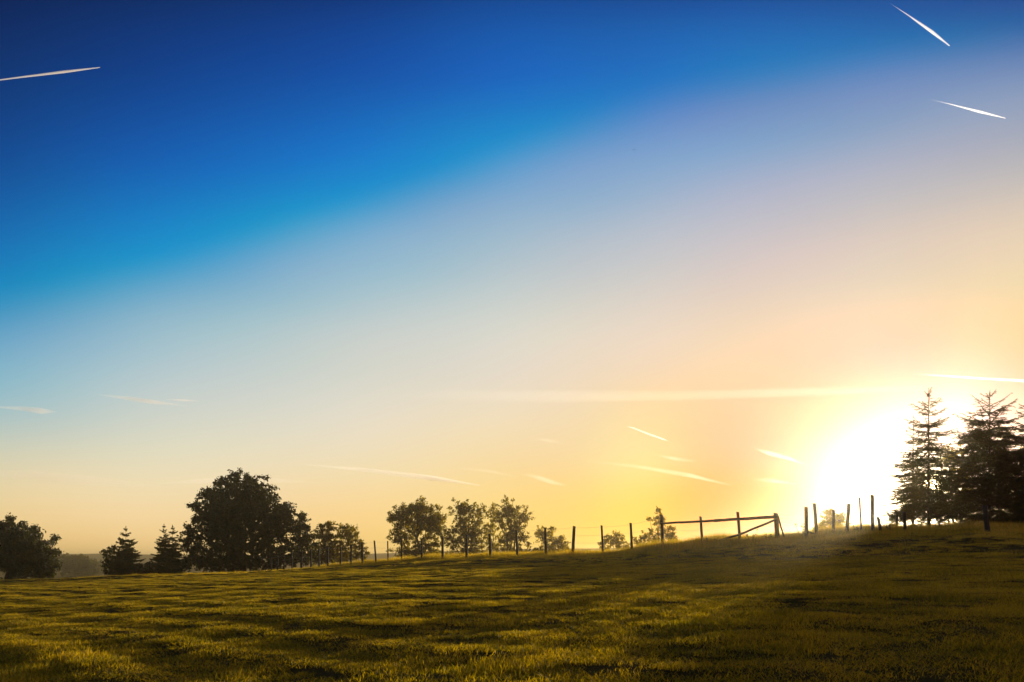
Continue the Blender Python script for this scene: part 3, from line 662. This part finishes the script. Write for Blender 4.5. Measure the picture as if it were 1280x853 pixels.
# rail stub on the first loose post, slack wire to the rail fence
pole([Vector(P(1009, 664, 33.88)), Vector(P(1019, 668, 33.95))], .035, .03, lp_ends[0][2], lp_ends[0][3], 'rail_stub')
for (ya, yb, sg) in ((644, 637, .18), (654, 655, .03), (664, 665, .02)):
    T = Tubes(); a = Vector(P(970.5, ya, 34.12)); b = Vector(P(1007, yb, 34.12)); pts = []
    for s in range(13):
        t_ = s/12; p = a.lerp(b, t_)-Vector((0, 0, sg*4*t_*(1-t_))); pts.append(tuple(p-RO))
    T.add(pts, .004, 4); link('wire', T.mesh('wire'), steel, rail)
for i, (px_, ty_, by_) in enumerate([(1144, 655, 669), (1160, 653, 669), (1169, 656, 669), (1175, 654, 669), (1184, 656, 669)]):
    ft, tp = post_ends(px_, by_, px_+random.uniform(-1, 1), ty_, 34.5); org = Vector((ft.x, ft.y, gz(ft.x, ft.y)))
    o = link('stake', post_mesh(ft-org, tp-org, .09, .08, 120+i, tilt=.2), wood, None, loc=org)
    tag(o, ['leftmost short stake of the five under the sunlit spruce', 'second short stake from the left under the sunlit spruce', 'middle short stake of the five under the sunlit spruce',
            'fourth short stake from the left under the sunlit spruce', 'rightmost short stake of the five under the sunlit spruce'][i], 'stake', 'short stakes under the spruces')
# tall weeds on the crest
weed_m = leaf_mat('weed', (.06, .07, .02), (.15, .13, .04), .5, 3)
for i, (px_, py_, h, lab) in enumerate([(1003, 674, .75, 'leafy weed against the left of the thick loose post'), (888, 683, .45, 'small weed under the rail between the first two rail posts'),
        (938, 679, .5, 'weed sprig just right of the tall middle rail post'), (1073, 668, .45, 'weed sprig at the foot of the slim stake'), (960, 678, .35, 'low weed just left of the rail fence corner post'),
        (1110, 668, .6, 'tall weed right of the tipping short post')]):
    x_, y_, _ = P(px_, py_, 34.1); zz = gz(x_, y_); q = np.random.default_rng(200+i); T = Tubes(); cs_ = []
    for s in range(4):
        e = np.array([q.normal()*.16, q.normal()*.1, h*(.6+.5*q.random())]); T.add([(0, 0, -.05), tuple(e*.5+q.normal(size=3)*.02), tuple(e)], [.006, .005, .003], 4)
        for f in np.linspace(.35, 1, 9): cs_.append(e*f+q.normal(size=3)*.035)
    r_ = thing('weed', (x_, y_, zz), lab, 'weed', 'weeds along the crest')
    Vv, Fq = leaves(np.array(cs_), .055, q); link('stem', T.mesh('stem'), weed_m, r_); link('foliage', np_mesh('foliage', Vv, [Fq]), weed_m, r_)

# ------------------------------------------------------------------ contrails and cloud streaks, high above the haze
ALT = 3000.0
def sky_pt(px, py, alt=ALT):
    s = (HY-py)/F; Y = alt/s; return Vector(((px-640)/F*Y, Y, alt+EYE))
def vapour_volume(od, width, g):
    m = mat('vapour'); t = m.node_tree; v = t.nodes.new('ShaderNodeVolumePrincipled')
    v.inputs['Density'].default_value = od/width; v.inputs['Anisotropy'].default_value = g; v.inputs['Color'].default_value = (.94, .97, 1, 1)
    o = t.nodes.new('ShaderNodeOutputMaterial'); t.links.new(v.outputs[0], o.inputs['Volume']); return m
def streak(name, pts, w, prof, m, label, cat, group, flat=1.0):
    """pts: photo pixels along the trail, w: widths (px), prof: thickness 0..1"""
    P3 = []; Wd = []; Pr = []
    for i in range(len(pts)-1):
        for s in range(10):
            t_ = s/10; a, b = pts[i], pts[i+1]
            P3.append(sky_pt(a[0]+(b[0]-a[0])*t_, a[1]+(b[1]-a[1])*t_)); Wd.append(w[i]+(w[i+1]-w[i])*t_); Pr.append(prof[i]+(prof[i+1]-prof[i])*t_)
    P3.append(sky_pt(*pts[-1])); Wd.append(w[-1]); Pr.append(prof[-1])
    org = P3[len(P3)//2]; V = []; k = 16; A = []
    for i, p in enumerate(P3):
        d = (P3[min(i+1, len(P3)-1)]-P3[max(i-1, 0)]).normalized(); a = d.cross(Vector((0, 0, 1))).normalized(); b = a.cross(d)
        r_ = max(Wd[i], .15)/2/F*p.y
        for q in range(k):
            th = 2*math.pi*q/k; V.append(tuple(p-org+a*math.cos(th)*r_*flat+b*math.sin(th)*r_)); A.append(Pr[i])
    Fq = [(i*k+(q+1) % k, i*k+q, (i+1)*k+q, (i+1)*k+(q+1) % k) for i in range(len(P3)-1) for q in range(k)]
    nv = len(V); V += [tuple(P3[0]-org), tuple(P3[-1]-org)]; A += [Pr[0], Pr[-1]]; e0 = (len(P3)-1)*k
    Tq = [(q, (q+1) % k, nv) for q in range(k)]+[(e0+(q+1) % k, e0+q, nv+1) for q in range(k)]
    me = np_mesh(name, V, [np.array(Fq), np.array(Tq)]); at = me.attributes.new('thick', 'FLOAT', 'POINT'); at.data.foreach_set('value', np.array(A, np.float32))
    if isinstance(m, float):      # real vapour for the trails near the sun
        m = vapour_volume(m, max(Wd)/F*P3[len(P3)//2].y, .72 if (pts[0][0]+pts[-1][0])/2 > 600 else (.6 if pts[-1][0] > 450 else .35))
    o = link(name, me, m, None, True, org); tag(o, label, cat, group); o.visible_shadow = True
    return o
GC = 'fresh bright contrails'; GO = 'faded vapour streaks low in the sky'
streak('contrail', [(-60, 108), (20, 97.5), (80, 90), (125, 84.5)], [.6, 1.6, 2.8, 1.0], [1]*4, 2.2, 'bright contrail in the dark blue at the upper left', 'contrail', GC)
streak('contrail', [(1112, 4), (1135, 19), (1165, 40), (1187, 57.5)], [.2, 1.3, 3.4, 1.2], [1]*4, .9, 'steepest bright contrail near the upper right corner', 'contrail', GC)
streak('contrail', [(1163, 124.5), (1190, 131), (1225, 140), (1257, 148)], [.2, 1.2, 2.8, 1.0], [1]*4, .9, 'bright contrail below the steep one at the upper right', 'contrail', GC)
streak('contrail', [(784, 533), (790, 535), (808, 542), (828, 549), (834, 551)], [.5, 2.2, 2.4, 2, .5], [1]*5, .35, 'short crisp contrail in the yellow sky above the rail fence', 'contrail', GC)
streak('contrail', [(1138, 467.5), (1180, 470), (1230, 473.5), (1330, 479)], [.3, 2.5, 3, 4], [1]*4, .2, 'white contrail right above the spruce tops', 'contrail', GC)
S = [([(118, 493), (160, 498), (190, 502.5), (230, 507)], [2, 5, 6, 4], [.1, 1, .9, .1], 'longer faded streak above the left spruces', .5),
     ([(205, 499.5), (230, 500.5), (252, 501.5)], [2, 3, 2], [0, .8, .3], 'short thin streak touching the end of the longer left streak', .5),
     ([(-20, 508), (30, 511), (52, 514), (72, 515)], [3, 6, 8, 3], [.3, .5, .9, 0], 'faint streak near the left edge over the oak', .5),
     ([(720, 575), (800, 584), (860, 594), (915, 607)], [3, 5, 6, 4], [.3, .9, 1, .1], 'long curving streak above the young birch', .045),
     ([(822, 569), (845, 574), (875, 577)], [2, 6, 2], [0, .7, 0], 'small smudge above the middle of the long curving streak', .045),
     ([(944, 561), (962, 567), (985, 573), (1010, 582)], [2, 6, 5, 2], [.4, 1, .6, 0], 'puffy streak at the left rim of the white sun glow', .05),
     ([(940, 599), (965, 601), (1000, 606)], [2, 6, 3], [.3, 1, .2], 'low bright streak above the loose posts', .045),
     ([(370, 580), (450, 587), (540, 598), (600, 607)], [3, 5, 7, 4], [.2, .8, .9, 0], 'long faded streak between the beech and the middle group', .5),
     ([(650, 592), (672, 597), (690, 603), (710, 608)], [3, 6, 6, 3], [.3, 1, .8, 0], 'short slanting streak over the hawthorn bush', .045),
     ([(560, 584), (610, 589), (650, 597)], [2, 4, 3], [.1, .7, .3], 'thin streak over the poplars of the middle group', .045),
     ([(660, 547), (685, 551), (712, 556)], [2, 4, 2], [.2, .7, 0], 'faint short streak high over the hawthorn bush', .045),
     ([(470, 495), (560, 494), (700, 496), (850, 495), (980, 491), (1100, 487), (1200, 482)], [3, 13, 15, 12, 11, 8, 2], [.1, 1, .9, .9, .8, .7, .3], 'long pale cloud band stretching towards the sun glow', .025),
     ([(-60, 590), (40, 595), (110, 601), (200, 608)], [6, 14, 14, 6], [.5, .8, .6, 0], 'broad pale cloud veil low over the oak', .12),
     ([(190, 605), (260, 601), (330, 600), (400, 604)], [3, 8, 8, 3], [.1, .7, .5, 0], 'thin pale cloud veil across the top of the huge beech', .12)]
for pts, w, pr_, lab, m_ in S:
    cl = 'cloud' in lab 
    if isinstance(m_, float): w = [a if 0 < i < len(w)-1 else a*.25 for i, a in enumerate(w)]
    streak('thin_cloud' if cl else 'vapour_streak', pts, w, pr_, m_, lab, 'cloud' if cl else 'vapour trail', GO, 2.0 if cl else 1.0)

# a tiny bird far up
B = Vector(P(792.5, 187.5, 160)); fm = solid_mat('dark_feathers', (.02, .02, .02), (.04, .035, .03), 10)
bv = [(0, -.16, 0), (-.035, 0, .01), (.035, 0, .01), (0, 0, -.04), (0, .2, 0), (-.14, -.03, .06), (-.34, .03, .02), (-.12, .06, .03), (.14, -.03, .06), (.34, .03, .02), (.12, .06, .03), (0, 0, .045), (-.13, 0, .035), (.13, 0, .035)]
bf = [(0, 1, 11), (0, 11, 2), (0, 3, 1), (0, 2, 3), (4, 11, 1), (4, 2, 11), (4, 1, 3), (4, 3, 2), (1, 5, 12), (1, 12, 7), (5, 6, 12), (6, 7, 12), (1, 5, 11), (11, 5, 7), (5, 6, 7), (2, 13, 8), (2, 10, 13), (8, 13, 9), (9, 13, 10), (2, 11, 8), (11, 10, 8), (8, 10, 9)]
bm_ = bpy.data.meshes.new('bird'); bm_.from_pydata(bv, [], bf)
tag(link('bird', bm_, fm, None, loc=B), 'tiny dark bird alone high in the pale blue sky', 'bird')
